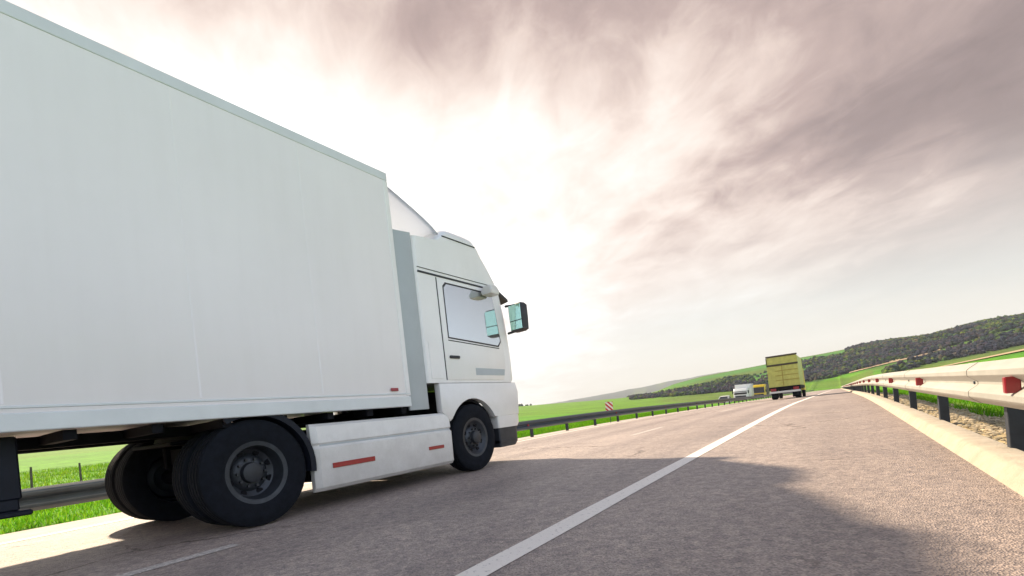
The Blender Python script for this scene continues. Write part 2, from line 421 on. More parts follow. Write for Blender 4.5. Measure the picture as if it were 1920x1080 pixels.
# kerbs
def kerb(name, prof, y0, y1, m, zf, seglen=None):
    bm = B(); rows = []
    y = y0
    while y <= y1:
        rows.append([bm.verts.new((x, y, z+zf(x, y))) for x, z in prof]); y += 1.5 if y < 60 else 5
    for a, b in zip(rows, rows[1:]):
        for i in range(len(prof)-1): bm.faces.new((a[i], a[i+1], b[i+1], b[i]))
    o = obj(name, bm, m, smooth=50); o['kind'] = 'structure'; return o
kz = lambda x, y: -rd(y)
kerb('kerb', [(.80, -.2), (.80, .0), (.82, .035), (.865, .105), (.885, .122), (.91, .13), (1.05, .135), (1.07, .13), (1.08, .0)], -30, 255, M['conc'], kz)
kerb('concrete_edge', [(-9.75, -.5), (-9.75, -.30), (-8.42, -.24), (-8.30, -.215), (-8.24, -.25), (-8.24, -.5)], -30, 255, M['concl'], kz)

# ------------------------------------------------------------------ guardrails
def wbeam(y0, y1, x, ztop, h, face, zf, step=1.5):
    """W profile; face=-1 bulges towards -x"""
    prof = [(0.0, 0.0), (.010, -.008), (.048, -.034), (.068, -.052), (.074, -.062), (.074, -.098), (.068, -.108), (.016, -.148), (.010, -.156), (.010, -.174), (.016, -.182), (.068, -.222), (.074, -.232), (.074, -.268), (.068, -.278), (.048, -.296), (.010, -.322), (0.0, -.330)]
    sc = h/.330
    pts = [(x+face*a, ztop+b*sc) for a, b in prof]
    pts += [(px-face*.006, pz) for px, pz in reversed(pts)]
    bm = B(); rows = []; y = y0; n = len(pts)
    while y <= y1:
        rows.append([bm.verts.new((px, y, pz+zf(y))) for px, pz in pts]); y += step if y < 60 else 4
    for a, b in zip(rows, rows[1:]):
        for i in range(n): bm.faces.new((a[i], a[(i+1) % n], b[(i+1) % n], b[i]))
    bm.faces.new(rows[0]); bm.faces.new(rows[-1][::-1])
    return bm

def post_bm(h, w=.06, d=.10):
    bm = B()   # C channel
    box(bm, -d/2, d/2, -w/2, -w/2+.008, -.25, h); box(bm, -d/2, -d/2+.008, -w/2+.009, w/2, -.25, h); box(bm, d/2-.008, d/2, -w/2+.009, w/2, -.25, h)
    return bm

zr = lambda y: -rd(y)
# right rail
XR = .965
rail = thing('guardrail', 'cream sunlit steel crash barrier with red reflectors along the right kerb', 'guardrail', (XR, 0, 0))
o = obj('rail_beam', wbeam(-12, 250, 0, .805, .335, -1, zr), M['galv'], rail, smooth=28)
# lap joints with bolts
p0 = None
yy = 2.15-3*4
k = 0
while yy < 170:
    bm = B()
    if p0 is None:
        box(bm, .02, .115, -.045, .045, -.25, .70, .004, 1)
        p0 = obj('post', bm, M['post'], rail); p = p0
    else:
        bm.free(); p = cp(p0, rail)
    p.location = (.055, yy, .08-rd(yy)); yy += 3.0
r0 = None
yy = 4.25-4.1*3
while yy < 120:
    if r0 is None:
        bm = B()
        prism(bm, [(-.025, -.052), (.025, -.052), (.025, .052), (-.025, .052)], -.105, -.03, .006, 1)
        r0 = obj('reflector', bm, M['red'], rail); r = r0
    else: r = cp(r0, rail)
    r.location = (0, yy, .64-rd(yy)); yy += 4.1
b0 = None
yy = 1.0-4.5
while yy < 40:
    for dy, dz in ((0, -.058), (.06, -.058), (0, -.275), (.06, -.275), (.03, -.165)):
        if b0 is None:
            bm = B(); lathe(bm, [(-.012, .001), (-.012, .012), (-.006, .016), (.004, .016)], 10)
            b0 = obj('bolt', bm, M['galvd'], rail, smooth=40); b = b0
        else: b = cp(b0, rail)
        b.location = ((-.056, -.056, -.058, -.058, -.012)[(0 if dz == -.058 else 2 if dz == -.275 else 4)], yy+dy, .805+dz-rd(yy))
    yy += 4.5
j0 = None
yy = 1.10-4.5
while yy < 60:            # visible edge where one beam overlaps the next
    bm = wbeam(0, .32, 0, .807, .339, -1, lambda q: 0, step=.32)
    if j0 is None:
        j0 = obj('lap_plate', bm, M['galv'], rail, smooth=28); j = j0
    else:
        bm.free(); j = cp(j0, rail)
    j.location = (-.004, yy-.16, -rd(yy)); yy += 4.5

# left rail
XL = -8.95
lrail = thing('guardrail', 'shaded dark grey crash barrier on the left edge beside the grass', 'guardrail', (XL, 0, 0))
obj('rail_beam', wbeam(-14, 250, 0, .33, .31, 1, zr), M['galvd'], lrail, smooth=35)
p1 = None
yy = 17.0-2.67*10
while yy < 160:
    if p1 is None:
        p1 = obj('post', post_bm(.60, .07, .10), M['post'], lrail); p = p1
    else: p = cp(p1, lrail)
    p.location = (-.06, yy, -.30-rd(yy)); yy += 2.67
bk = None
yy = 17.0-2.67*10
while yy < 90:
    if bk is None:
        bm = B(); box(bm, -.06, .008, -.03, .03, -.06, .06, .004, 1)
        bk = obj('spacer_block', bm, M['post'], lrail); b = bk
    else: b = cp(bk, lrail)
    b.location = (0, yy+.06, .17-rd(yy)); yy += 2.67
r1 = None
yy = 14.0-8
while yy < 60:
    if r1 is None:
        bm = B(); prism(bm, [(-.04, -.04), (.04, -.04), (.04, .04), (-.04, .04)], .012, .05, .006, 1)
        r1 = obj('reflector', bm, M['red'], lrail); r = r1
    else: r = cp(r1, lrail)
    r.location = (0, yy, .175-rd(yy)); yy += 8.0

# ------------------------------------------------------------------ hazard marker
def stripe_mat():
    m = mat('red_white_stripes', (.8, .78, .74), .4); nt = m.node_tree; L = nt.links.new; b = nt.nodes['Principled BSDF']
    tc = nt.nodes.new('ShaderNodeTexCoord'); sx = nt.nodes.new('ShaderNodeSeparateXYZ'); L(tc.outputs['Object'], sx.inputs[0])
    a = nt.nodes.new('ShaderNodeMath'); a.operation = 'ADD'; L(sx.outputs['X'], a.inputs[0]); L(sx.outputs['Z'], a.inputs[1])
    s = nt.nodes.new('ShaderNodeMath'); s.operation = 'MULTIPLY_ADD'; s.inputs[1].default_value = 4.4; s.inputs[2].default_value = 40.15; L(a.outputs[0], s.inputs[0])
    fr = nt.nodes.new('ShaderNodeMath'); fr.operation = 'FRACT'; L(s.outputs[0], fr.inputs[0])
    gt = nt.nodes.new('ShaderNodeMath'); gt.operation = 'GREATER_THAN'; gt.inputs[1].default_value = .5; L(fr.outputs[0], gt.inputs[0])
    x = nt.nodes.new('ShaderNodeMix'); x.data_type = 'RGBA'; x.inputs['A'].default_value = (.8, .76, .70, 1); x.inputs['B'].default_value = (.5, .03, .03, 1)
    L(gt.outputs[0], x.inputs['Factor']); L(x.outputs['Result'], b.inputs['Base Color']); return m
M['signr'] = stripe_mat()
sg = thing('hazard_marker', 'small red and white diagonally striped marker board above the left crash barrier', 'road sign', (-9.3, 22.1, -.35-rd(22)), (0, 0, R(12)))
bm = B(); box(bm, -.18, .18, -.012, .0, .62, 1.09, .01, 2); obj('sign_board', bm, M['signr'], sg)
bm = B(); tube(bm, (0, .02, -.2), (0, .02, 1.05), .02); obj('post', bm, M['post'], sg, smooth=40)

# ------------------------------------------------------------------ wire fence in the field
fx = -34
fen = thing('wire_fence', 'thin dark wire fence with slender posts in the green field at left', 'fence', (fx, 0, 0))
fp = None; yy = -2.0; tops = []
i = 0
while yy < 34:
    lean = random.uniform(-.06, .06)
    if fp is None:
        bm = B(); tube(bm, (0, 0, -.3), (0, 0, 1.25), .055, 8, .045); fp = obj('post', bm, M['wood'], fen, smooth=40); p = fp
    else: p = cp(fp, fen)
    z = ground_z(fx, yy); p.location = (0, yy, z); p.rotation_euler = (lean, lean*.7, 0); p.scale = (1, 1, random.uniform(.88, 1.08))
    tops.append((yy, z)); yy += 1.75+random.uniform(-.2, .2)
for hh in (.35, .7, 1.05):
    bm = B()
    for (a, za), (b_, zb) in zip(tops, tops[1:]): tube(bm, (.05, a, za+hh), (.05, b_, zb+hh), .006, 4, cap=False)
    obj('wire', bm, M['wood'], fen)

# ------------------------------------------------------------------ wheels
def wheel_parts(name, parent, r=.5, w=.30, rim_r=.29, loc=(0, 0, 0), side=1, hub=True, dish=-.04, rimmat='steel'):
    """a wheel whose outer face looks towards +x*side; origin at its centre"""
    t = B()
    h = w/2
    prof = [(-h*.85, rim_r), (-h, rim_r+.05), (-h, r-.10), (-h*.93, r-.03), (-h*.80, r-.005)]
    g_ = [(-.62, 0), (-.60, -.016), (-.52, -.016), (-.50, 0), (-.26, 0), (-.24, -.016), (-.16, -.016), (-.14, 0), (.14, 0), (.16, -.016), (.24, -.016), (.26, 0), (.50, 0), (.52, -.016), (.60, -.016), (.62, 0)]
    prof += [(h*a, r+b) for a, b in g_]
    prof += [(h*.80, r-.005), (h*.93, r-.03), (h, r-.10), (h, rim_r+.05), (h*.85, rim_r)]
    lathe(t, prof, 56, closed=True)
    ty = obj('wheel', t, M['rubber'], parent, smooth=40)
    ty.location = loc
    if side < 0: ty.rotation_euler = (0, 0, math.pi)
    q = B()
    s = h
    lathe(q, [(-s*.8, rim_r-.002), (s*.86, rim_r-.002), (s*.90, rim_r+.012), (s*.86, rim_r-.03), (s*.55+dish, rim_r-.06), (dish+s*.35, rim_r*.62), (dish+s*.55, rim_r*.52), (dish+s*.60, rim_r*.40), (dish+s*.60, .001)], 48)
    obj('rim', q, M[rimmat], ty, smooth=35)
    if hub:
        q = B()
        lathe(q, [(dish+s*.55, rim_r*.36), (dish+s*.95, rim_r*.33), (dish+s*1.02, rim_r*.26), (dish+s*1.03, .001)], 28)
        for k in range(10):
            a = 2*math.pi*k/10; cy, cz = rim_r*.46*math.cos(a), rim_r*.46*math.sin(a)
            tube(q, (dish+s*.55, cy, cz), (dish+s*.78, cy, cz), .014, 6)
        obj('hub', q, M['dark'], ty, smooth=40)
        q = B()
        for k in range(8):
            a = 2*math.pi*(k+.5)/8; cy, cz = rim_r*.72*math.cos(a), rim_r*.72*math.sin(a)
            tube(q, (dish+s*.30, cy, cz), (dish+s*.50, cy, cz), .032, 10)
        obj('vent_hole', q, M['black'], ty)['kind'] = 'stuff'
    return ty

# ------------------------------------------------------------------ big white lorry
TX = -5.87
tz = road_z(TX, 0)
T = thing('articulated_truck', 'large white articulated lorry with a plain box trailer passing close on the left', 'truck', (TX, 0, tz+.004), (0, -math.atan(.025), 0))
XN = 1.27
YF, YB = 4.47, -9.15
ZB, ZT = 1.05, 4.15
bm = B(); box(bm, -XN, XN, YB, YF, ZB+.08, ZT-.03, .03, 3); tb = obj('trailer_box', bm, M['box'], T, smooth=40)
bm = B()
for s in (-1, 1): box(bm, s*(XN-.03), s*(XN+.006), YB, YF+.006, ZT-.11, ZT, .008, 2)
box(bm, -XN+.035, XN-.035, YF-.06, YF+.008, ZT-.11, ZT-.002, .008, 2)
obj('top_rail', bm, M['rail'], tb)
bm = B()
for s in (-1, 1):
    prism(bm, [(YB, ZB), (YF, ZB), (YF, ZB+.13), (YB, ZB+.13)], s*(XN-.05), s*(XN+.012), .01, 2)
    prism(bm, [(YB, ZB+.16), (YF, ZB+.16), (YF, ZB+.18), (YB, ZB+.18)], s*(XN-.03), s*(XN+.008), .004, 1)
obj('bottom_rail', bm, M['rail'], tb)
for s in (-1, 1):
    bm = B(); box(bm, s*(XN-.05), s*(XN+.007), YF-.07, YF+.009, ZB+.14, ZT-.115, .012, 2); obj('corner_post', bm, M['white'], tb)
sm0 = None
yy = YF-1.28
while yy > YB+.3:
    if sm0 is None:
        bm = B(); box(bm, XN-.004, XN+.0015, -.008, .008, ZB+.19, ZT-.115, .001, 1); sm0 = obj('panel_seam', bm, M['box'], tb); c = sm0
    else: c = cp(sm0, tb)
    c.location = (0, yy, 0); yy -= 1.22
for yy in (4.20, -1.8, -4.8, -7.8):
    bm = B(); box(bm, XN+.009, XN+.022, yy-.06, yy+.06, ZB+.205, ZB+.245, .006, 2); obj('marker_lamp', bm, M['red' if yy == 4.20 else 'amber'], tb)
# trailer chassis
bm = B()
for s in (-1, 1):
    box(bm, s*.42, s*.56, YB+.2, -1.2, ZB-.36, ZB-.005, .01, 1)
    box(bm, s*.42, s*.56, -1.21, YF-.05, ZB-.105, ZB-.006, .01, 1)
yy = YB+.3
while yy < YF-.1:
    box(bm, -XN+.06, XN-.06, yy, yy+.08, ZB-.08, ZB-.004); yy += .55
obj('trailer_chassis', bm, M['black'], T)
for s in (-1, 1):
    bm = B(); box(bm, s*.86-.07, s*.86+.07, .70, .86, .58, ZB-.01, .012, 1); box(bm, s*.86-.055, s*.86+.055, .715, .845, .50, .60, .01, 1)
    box(bm, s*.86-.12, s*.86+.12, .66, .90, .46, .50, .01, 1)
    tube(bm, (s*.86, .72, .75), (s*.5, -.4, ZB-.1), .022)
    obj('landing_leg', bm, M['navy'], T)
for yy in (-4.1, -5.4, -6.7):
    for s in (-1, 1): wheel_parts('wheel', T, .5, .38, .29, (s*1.04, yy, .5), s)
    bm = B(); tube(bm, (-.9, yy, .5), (.9, yy, .5), .07); obj('axle', bm, M['black'], T)
bm = B()
for yy in (-4.1, -5.4, -6.7):
    pass
for s in (-1, 1):
    pts = [(-3.4, .78)]+[(-3.4-3.9*k/10, 1.03) for k in range(1, 10)]+[(-7.5, .78)]
    prism(bm, [(-3.3, .70), (-3.45, 1.02), (-7.35, 1.02), (-7.5, .70), (-7.47, .68), (-7.33, .995), (-3.47, .995), (-3.33, .68)], s*.85, s*1.22, .0)
obj('mudguard', bm, M['navy'], T)
# tractor frame
bm = B()
for s in (-1, 1): box(bm, s*.40, s*.48, 2.25, 6.9, .62, .86, .01, 1)
for yy in (2.3, 2.7, 3.2, 4.4, 5.8): box(bm, -.39, .39, yy, yy+.10, .66, .83)
box(bm, -.5, .5, 1.98, 3.0, .865, .90, .01, 1)
box(bm, -1.05, 1.05, 3.05, 5.15, .30, .88, .05, 2)
box(bm, -.6, .6, 4.9, 6.8, .55, 1.3, .05, 2)
obj('tractor_frame', bm, M['black'], T)
bm = B(); lathe(bm, [(-.02, .001), (-.02, .45), (.02, .46), (.02, .001)], 30)
bmesh.ops.rotate(bm, verts=bm.verts[:], cent=(0, 0, 0), matrix=Matrix.Rotation(R(90), 3, 'Y')); bmesh.ops.translate(bm, verts=bm.verts[:], vec=(0, 2.5, .93))
obj('coupling_plate', bm, M['dark'], T, smooth=40)
YD, YS = 2.42, 5.80
for s in (-1, 1):
    wheel_parts('wheel', T, .515, .29, .29, (s*1.09, YD, .515), s, dish=-.09)
    wheel_parts('wheel', T, .515, .29, .29, (s*.76, YD, .515), s, hub=False)
    wheel_parts('wheel', T, .515, .315, .29, (s*1.07, YS, .515), s, dish=.02)
bm = B(); tube(bm, (-1, YD, .515), (1, YD, .515), .09); obj('axle', bm, M['black'], T)
bm = B(); tube(bm, (-.95, YS, .515), (.95, YS, .515), .06); obj('axle', bm, M['black'], T)
# drive wheel mudguards: three-quarter arch shell
def arch(bm, yc, zc, r, t, a0, a1, x0, x1, n=18):
    pts = [(yc+r*math.cos(R(a0+(a1-a0)*k/n)), zc+r*math.sin(R(a0+(a1-a0)*k/n))) for k in range(n+1)]
    pts += [(yc+(r+t)*math.cos(R(a0+(a1-a0)*k/n)), zc+(r+t)*math.sin(R(a0+(a1-a0)*k/n))) for k in range(n, -1, -1)]
    a = [bm.verts.new((x0, y, z)) for y, z in pts]; b = [bm.verts.new((x1, y, z)) for y, z in pts]; m = len(pts)
    for k in range(m): bm.faces.new((a[k], b[k], b[(k+1) % m], a[(k+1) % m]))
    for side in (a, b):
        for k in range(n): bm.faces.new((side[k], side[k+1], side[m-2-k], side[m-1-k]))
for s in (-1, 1):
    bm = B(); arch(bm, YD, .515, .545, .02, -8, 118, s*.60, s*1.25)
    arch(bm, YD, .515, .545, .06, -8, 118, s*1.235, s*1.255)
    obj('mudguard', bm, M['navy'], T, smooth=40)

# side skirts of the tractor
def skirt(s):
    bm = B()
    prof = [(1.215, .20), (1.245, .24), (1.255, .66), (1.225, .685), (1.225, .70), (1.245, .72), (1.235, .90), (1.19, .93), (1.14, .93), (1.14, .20)]
    a = []
    for y, f in ((3.02, -.04), (3.08, 0), (3.12, 0), (4.2, 0), (5.2, 0), (5.24, -.03)):
        a.append([(s*(x+(f if x > 1.2 else 0)), y, z+(.0)) for x, z in prof])
    loft(bm, a)
    return bm
for s in (-1, 1):
    sk = obj('side_skirt', skirt(s), M['skirt'], T, smooth=30)
    bm = B(); box(bm, s*1.252, s*1.262, 3.22, 3.80, .43, .485, .003, 1); obj('reflective_strip', bm, M['red'], sk)
    bm = B(); box(bm, s*1.252, s*1.261, 4.72, 5.02, .44, .485, .003, 1); obj('reflective_strip', bm, M['red'], sk)
    bm = B(); box(bm, s*1.226, s*1.2275, 3.1, 5.2, .681, .704); obj('shadow_gap', bm, M['greyp'], sk)

# cab
W = 1.235
bm = B()
lv = [(1.36, 4.86, 7.06, W, .22, .06), (1.42, 4.86, 7.13, W, .24, .06), (1.70, 4.86, 7.14, W, .24, .06), (2.0, 4.86, 7.13, W, .24, .06), (2.5, 4.86, 7.07, W, .24, .06),
      (2.95, 4.86, 6.99, W, .25, .06), (3.1, 4.86, 6.91, W-.003, .27, .07), (3.3, 4.87, 6.79, W-.010, .30, .08), (3.46, 4.89, 6.67, W-.018, .32, .09),
      (3.50, 5.30, 6.65, W-.021, .32, .12), (3.62, 5.50, 6.58, W-.03, .32, .12), (3.70, 5.56, 6.50, W-.05, .32, .14), (3.745, 5.62, 6.38, W-.10, .30, .15), (3.765, 5.7, 6.2, W-.19, .25, .2)]
loft(bm, [rring(*l, n=8) for l in lv])
cab = obj('cab', bm, M['white'], T, smooth=35)
def ringpath(z, yr, yf, w, rf, out, ys0, s):
    """points along one side of the cab outline pushed outwards"""
    pts = [(s*(w+out), ys0), (s*(w+out), yf-rf)]
    for k in range(1, 7):
        a = R(90*k/6); pts.append((s*(w-rf+(rf+out)*math.cos(a)), yf-rf+(rf+out)*math.sin(a)))
    return pts
def band(z0, z1, w, yf, rf, ys0, out, name, m, s, parent):
    bm = B(); P = ringpath(0, 0, yf, w, rf, out, ys0, s); Q = ringpath(0, 0, yf, w, rf, -.01, ys0, s)
    rows = [[(p[0], p[1], z0), (p[0], p[1], z1), (q[0], q[1], z1), (q[0], q[1], z0)] for p, q in zip(P, Q)]
    loft(bm, rows); return obj(name, bm, m, parent, smooth=40)
for s in (-1, 1):
    band(2.925, 2.952, W, 6.99, .25, 4.90, .008, 'trim_line', M['dark'], s, cab)
    band(2.995, 3.005, W-.001, 6.965, .26, 4.90, .006, 'trim_line', M['dark'], s, cab)
    bm = B(); 
    rows = []
    for k in range(12):
        yk = 5.54+.78*k/11; rows.append([(s*(W-.052), yk, 3.585), (s*(W-.016), yk, 3.59), (s*(W-.018), yk, 3.603), (s*(W-.052), yk, 3.61)])
    loft(bm, rows); obj('roof_gutter', bm, M['dark'], cab)
# doors
def panel(bm, pts, x, s, t=.012, bev=.006):
    prism(bm, pts, s*(x-.02), s*(x+t), bev, 2)
for s in (-1, 1):
    bm = B(); panel(bm, [(5.27, 1.40), (6.70, 1.40), (6.78, 1.62), (6.78, 2.05), (6.70, 2.90), (5.27, 2.90)], W, s, .010, .006)
    d = obj('door', bm, M['white'], T, smooth=30)
    bm = B(); panel(bm, [(5.40, 2.04), (6.62, 1.98), (6.70, 2.06), (6.61, 2.84), (5.46, 2.84), (5.40, 2.78)], W+.010, s, .003, .002)
    obj('window', bm, M['glass'], d)
    bm = B(); panel(bm, [(5.375, 2.02), (6.64, 1.955), (6.725, 2.05), (6.605, 2.865), (5.44, 2.865), (5.375, 2.80)], W+.009, s, .0025, .002); obj('window_rubber', bm, M['dark'], d)
    bm = B(); panel(bm, [(5.375, 1.985), (6.65, 1.925), (6.65, 1.94), (5.375, 2.00)], W+.008, s, .006, .002); obj('window_seal', bm, M['dark'], d)
    bm = B(); box(bm, s*(W+.006), s*(W+.035), 5.36, 5.58, 1.72, 1.765, .012, 2); obj('handle', bm, M['dark'], d, smooth=40)
    bm = B(); box(bm, s*(W-.01), s*(W+.006), 5.255, 5.268, 1.40, 2.91); obj('door_seam', bm, M['dark'], d)
    # grey grab recess behind the bumper corner
    bm = B(); panel(bm, [(5.95, 1.475), (6.72, 1.475), (6.745, 1.58), (5.95, 1.59)], W+.008, s, .004, .002); obj('step_recess', bm, M['greyp'], d)
    # sleeper side locker
    bm = B(); panel(bm, [(4.95, 1.42), (5.20, 1.42), (5.20, 1.95), (4.95, 1.95)], W, s, .006, .004); obj('locker_hatch', bm, M['white'], cab)
    # side deflector, shade of the cab gap put into its grey
    bm = B(); prism(bm, [(4.50, 1.0), (4.86, 1.0), (4.86, 3.48), (4.50, 3.44)], s*(W-.06), s*(W-.022), .012, 2); obj('side_deflector', bm, M['greyp'], T, smooth=30)
    # fender with arch
    bm = B()
    top = [(5.08, 1.355), (7.02, 1.355)]
    ar = [(YS+.60*math.cos(R(a)), .515+.60*math.sin(R(a))) for a in range(28, 153, 6)]
    pts = [(5.08, 1.355), (5.08, .95), (YS-.56, .80)]+ar[::-1]+[(YS+.56, .80), (7.04, .80), (7.08, 1.2), (7.02, 1.355)]
    pts = [p for p in pts]
    prism(bm, pts, s*(W-.10), s*(W+.006), .012, 2); obj('fender', bm, M['white'], T, smooth=30)
    bm = B(); arch(bm, YS, .515, .565, .03, 20, 162, s*.88, s*(W-.11)); obj('wheel_arch', bm, M['navy'], T, smooth=40)
    # steps
    bm = B(); box(bm, s*.95, s*(W-.005), 6.42, 6.86, .34, .40, .01, 1); box(bm, s*.95, s*(W-.03), 6.42, 6.86, .60, .66, .01, 1); box(bm, s*.90, s*.95, 6.40, 6.88, .34, .80); obj('step', bm, M['dark'], T)
    # mirrors
    mr = B()
    prof = rring(0, -.09, .10, .15, .05, .02)
    loft(mr, [[(x*f+s*.0, y*g_, z) for x, y, _ in prof] for z, f, g_ in ((0, .7, .6), (.03, .95, .95), (.25, 1, 1), (.44, 1, 1), (.48, .8, .7))])
    mo = obj('mirror', mr, M['dark'], T, smooth=40); mo.location = (s*(W+.27), 6.97, 2.20); mo.rotation_euler = (0, 0, R(-8*s))
    bm = B(); prism(bm, [(-.096, .19), (-.088, .19), (-.088, .455), (-.096, .455)], -.13, .13, .003, 1); obj('mirror_glass', bm, M['mirror'], mo)
    bm = B(); prism(bm, [(-.096, .035), (-.088, .035), (-.088, .175), (-.096, .175)], -.13, .13, .003, 1); obj('mirror_glass', bm, M['mirror'], mo)
    bm = B(); tube(bm, (-s*.28, 0, .50), (0, 0, .46), .022); tube(bm, (-s*.28, 0, .02), (0, 0, .03), .022); obj('mirror_arm', bm, M['dark'], mo, smooth=40)
    # kerb mirror over the door
    bm = B(); loft(bm, [rring(0, -.12, .12, .10, .05, .03), rring(.05, -.13, .13, .115, .05, .03), rring(.14, -.10, .10, .08, .04, .03)])
    k_ = obj('kerb_mirror', bm, M['white'], T, smooth=40); k_.location = (s*(W+.14), 6.40, 2.78)
    # lights
    bm = B(); box(bm, s*.78, s*1.14, 7.08, 7.17, .72, .92, .03, 2); obj('headlight', bm, M['dglass'], T, smooth=40)
m_ = mat('translucent_fibreglass', (.82, .80, .79), .45, 0, 3, .05)
nt_ = m_.node_tree; tr = nt_.nodes.new('ShaderNodeBsdfTranslucent'); ms = nt_.nodes.new('ShaderNodeMixShader'); tr.inputs['Color'].default_value = (.80, .84, .90, 1); ms.inputs[0].default_value = .62
nt_.links.new(nt_.nodes['Principled BSDF'].outputs[0], ms.inputs[1]); nt_.links.new(tr.outputs[0], ms.inputs[2]); nt_.links.new(ms.outputs[0], nt_.nodes['Material Output'].inputs['Surface'])
bm = B(); rows = []
for k in range(9):
    t = k/8; y = 5.60-1.06*t; z = 3.70+.46*t**.8
    rows.append([(1.14*q, y+.10*(1-abs(q)**3)*(1-t)-.06*abs(q)**6, z-.05*abs(q)**6) for q in [i/10-1 for i in range(21)]])
G = [[bm.verts.new(p) for p in r] for r in rows]
for a, b in zip(G, G[1:]):
    for i in range(20): bm.faces.new((a[i], a[i+1], b[i+1], b[i]))
rd_ = obj('roof_deflector', bm, m_, T, smooth=60)
sm = rd_.modifiers.new('thickness', 'SOLIDIFY'); sm.thickness = .012
for sx_ in (-.7, .7):
    bm = B(); tube(bm, (sx_, 4.98, 3.49), (sx_, 4.62, 4.08), .016); obj('strut', bm, M['dark'], rd_, smooth=40)
# windscreen, visor, bumper, grille
bm = B()
for z, yf in ((1.98, 7.122), (2.5, 7.043), (2.80, 6.968)): pass
loft(bm, [[(-1.0, 7.134, 2.0), (1.0, 7.134, 2.0), (1.0, 7.09, 2.0), (-1.0, 7.09, 2.0)], [(-.99, 7.076, 2.5), (.99, 7.076, 2.5), (.99, 7.03, 2.5), (-.99, 7.03, 2.5)], [(-.97, 7.03, 2.86), (.97, 7.03, 2.86), (.97, 6.99, 2.86), (-.97, 6.99, 2.86)]])
obj('windscreen', bm, M['dglass'], T)
bm = B()
rows = []
for k in range(15):
    x = -1.22+2.44*k/14; c = .16*(abs(x)/1.22)**4
    rows.append([(x, 7.01-c, 2.96), (x, 7.28-c, 2.84), (x, 7.285-c, 2.80), (x, 7.03-c, 2.90)])
loft(bm, rows); obj('sun_visor', bm, M['dark'], T, smooth=30)
bm = B(); loft(bm, [rring(z, 6.40, yf, W+.004, .22, .03, 8) for z, yf in ((.60, 7.10), (.66, 7.16), (.95, 7.17), (1.0, 7.14))]); bp_ = obj('bumper', bm, M['white'], T, smooth=35)
bm = B(); loft(bm, [rring(z, 6.42, yf, W-.01, .22, .03, 8) for z, yf in ((.28, 7.0), (.34, 7.08), (.595, 7.09))]); obj('lower_bumper', bm, M['dark'], T, smooth=35)
bm = B()
for k in range(5): box(bm, -.8, .8, 7.13, 7.165, 1.12+k*.15, 1.22+k*.15, .008, 1)
obj('grille', bm, M['dark'], T)
bm = B(); tube(bm, (-.4, 4.70, 1.0), (-.4, 4.70, 2.9), .07, 16); obj('exhaust_stack', bm, M['steel'], T, smooth=40)

# ------------------------------------------------------------------ yellow tarpaulin truck ahead
yt_y = 45.5; yx = -3.62
Y = thing('cargo_truck', 'yellow tarpaulin covered truck seen from behind, driving ahead in the right lane', 'truck', (yx, yt_y, road_z(yx, yt_y)+.006), (R(-.9), -.025, 0))
hw = 1.12
bm = B()
rows = []
for y in (0, .02, 1.2, 2.4, 3.6, 4.8, 5.98, 6.0):
    bulge = .0 if y in (0, 6.0) else .02*math.sin(y*5)
    rows.append([(-hw-bulge, y, 1.05), (-hw-bulge, y, 3.42), (-hw+.08, y, 3.56), (0, y, 3.62), (hw-.08, y, 3.56), (hw+bulge, y, 3.42), (hw+bulge, y, 1.05)])
loft(bm, rows); tp = obj('tarpaulin', bm, M['tarp'], Y, smooth=30)
bm = B(); box(bm, -hw-.02, hw+.02, -.05, -.004, 2.78, 2.93, .01, 1); obj('strap', bm, M['trim'], tp)
bm = B(); box(bm, -hw-.02, hw+.02, -.05, -.004, 3.52, 3.66, .01, 1); box(bm, -hw-.03, -hw+.03, -.045, -.003, 2.94, 3.51); obj('top_bar', bm, M['trim'], tp)
bm = B()
for x in (-.06,): box(bm, x, x+.05, -.03, -.003, 1.1, 2.77)
for z in (1.55, 1.95, 2.35): box(bm, -hw+.55, hw-.03, -.035, -.003, z, z+.045)
obj('tarp_seam', bm, mat('tarp_seam', (.36, .28, .06), .6), tp)
bm = B(); box(bm, -hw-.02, hw+.02, -.02, 6.0, .78, 1.04, .02, 1); box(bm, -.45, .45, .1, 7.5, .5, .775); obj('chassis', bm, M['black'], Y)
bm = B(); box(bm, -hw, hw, -.09, -.03, .52, .68, .01, 1); obj('rear_bumper', bm, M['plate'], Y)
for s in (-1, 1):
    bm = B(); box(bm, s*.62, s*1.02, -.075, -.02, .70, .92, .01, 1); obj('tail_light', bm, M['red'], Y)
    bm = B(); box(bm, s*.50, s*1.04, .25, .27, .10, .77); obj('mud_flap', bm, M['rubber'], Y)
    wheel_parts('wheel', Y, .46, .45, .27, (s*.86, 1.0, .46), s)
    wheel_parts('wheel', Y, .46, .27, .27, (s*.95, 5.9+1.2, .46), s)
bm = B(); box(bm, -.26, .26, -.10, -.092, .55, .66); obj('number_plate', bm, M['plate'], Y)
bm = B(); loft(bm, [rring(z, 6.15, yf, 1.1, .15, .05) for z, yf in ((.6, 8.0), (1.6, 8.0), (2.5, 7.8), (2.62, 7.5))]); obj('cab', bm, M['yel'], Y, smooth=35)

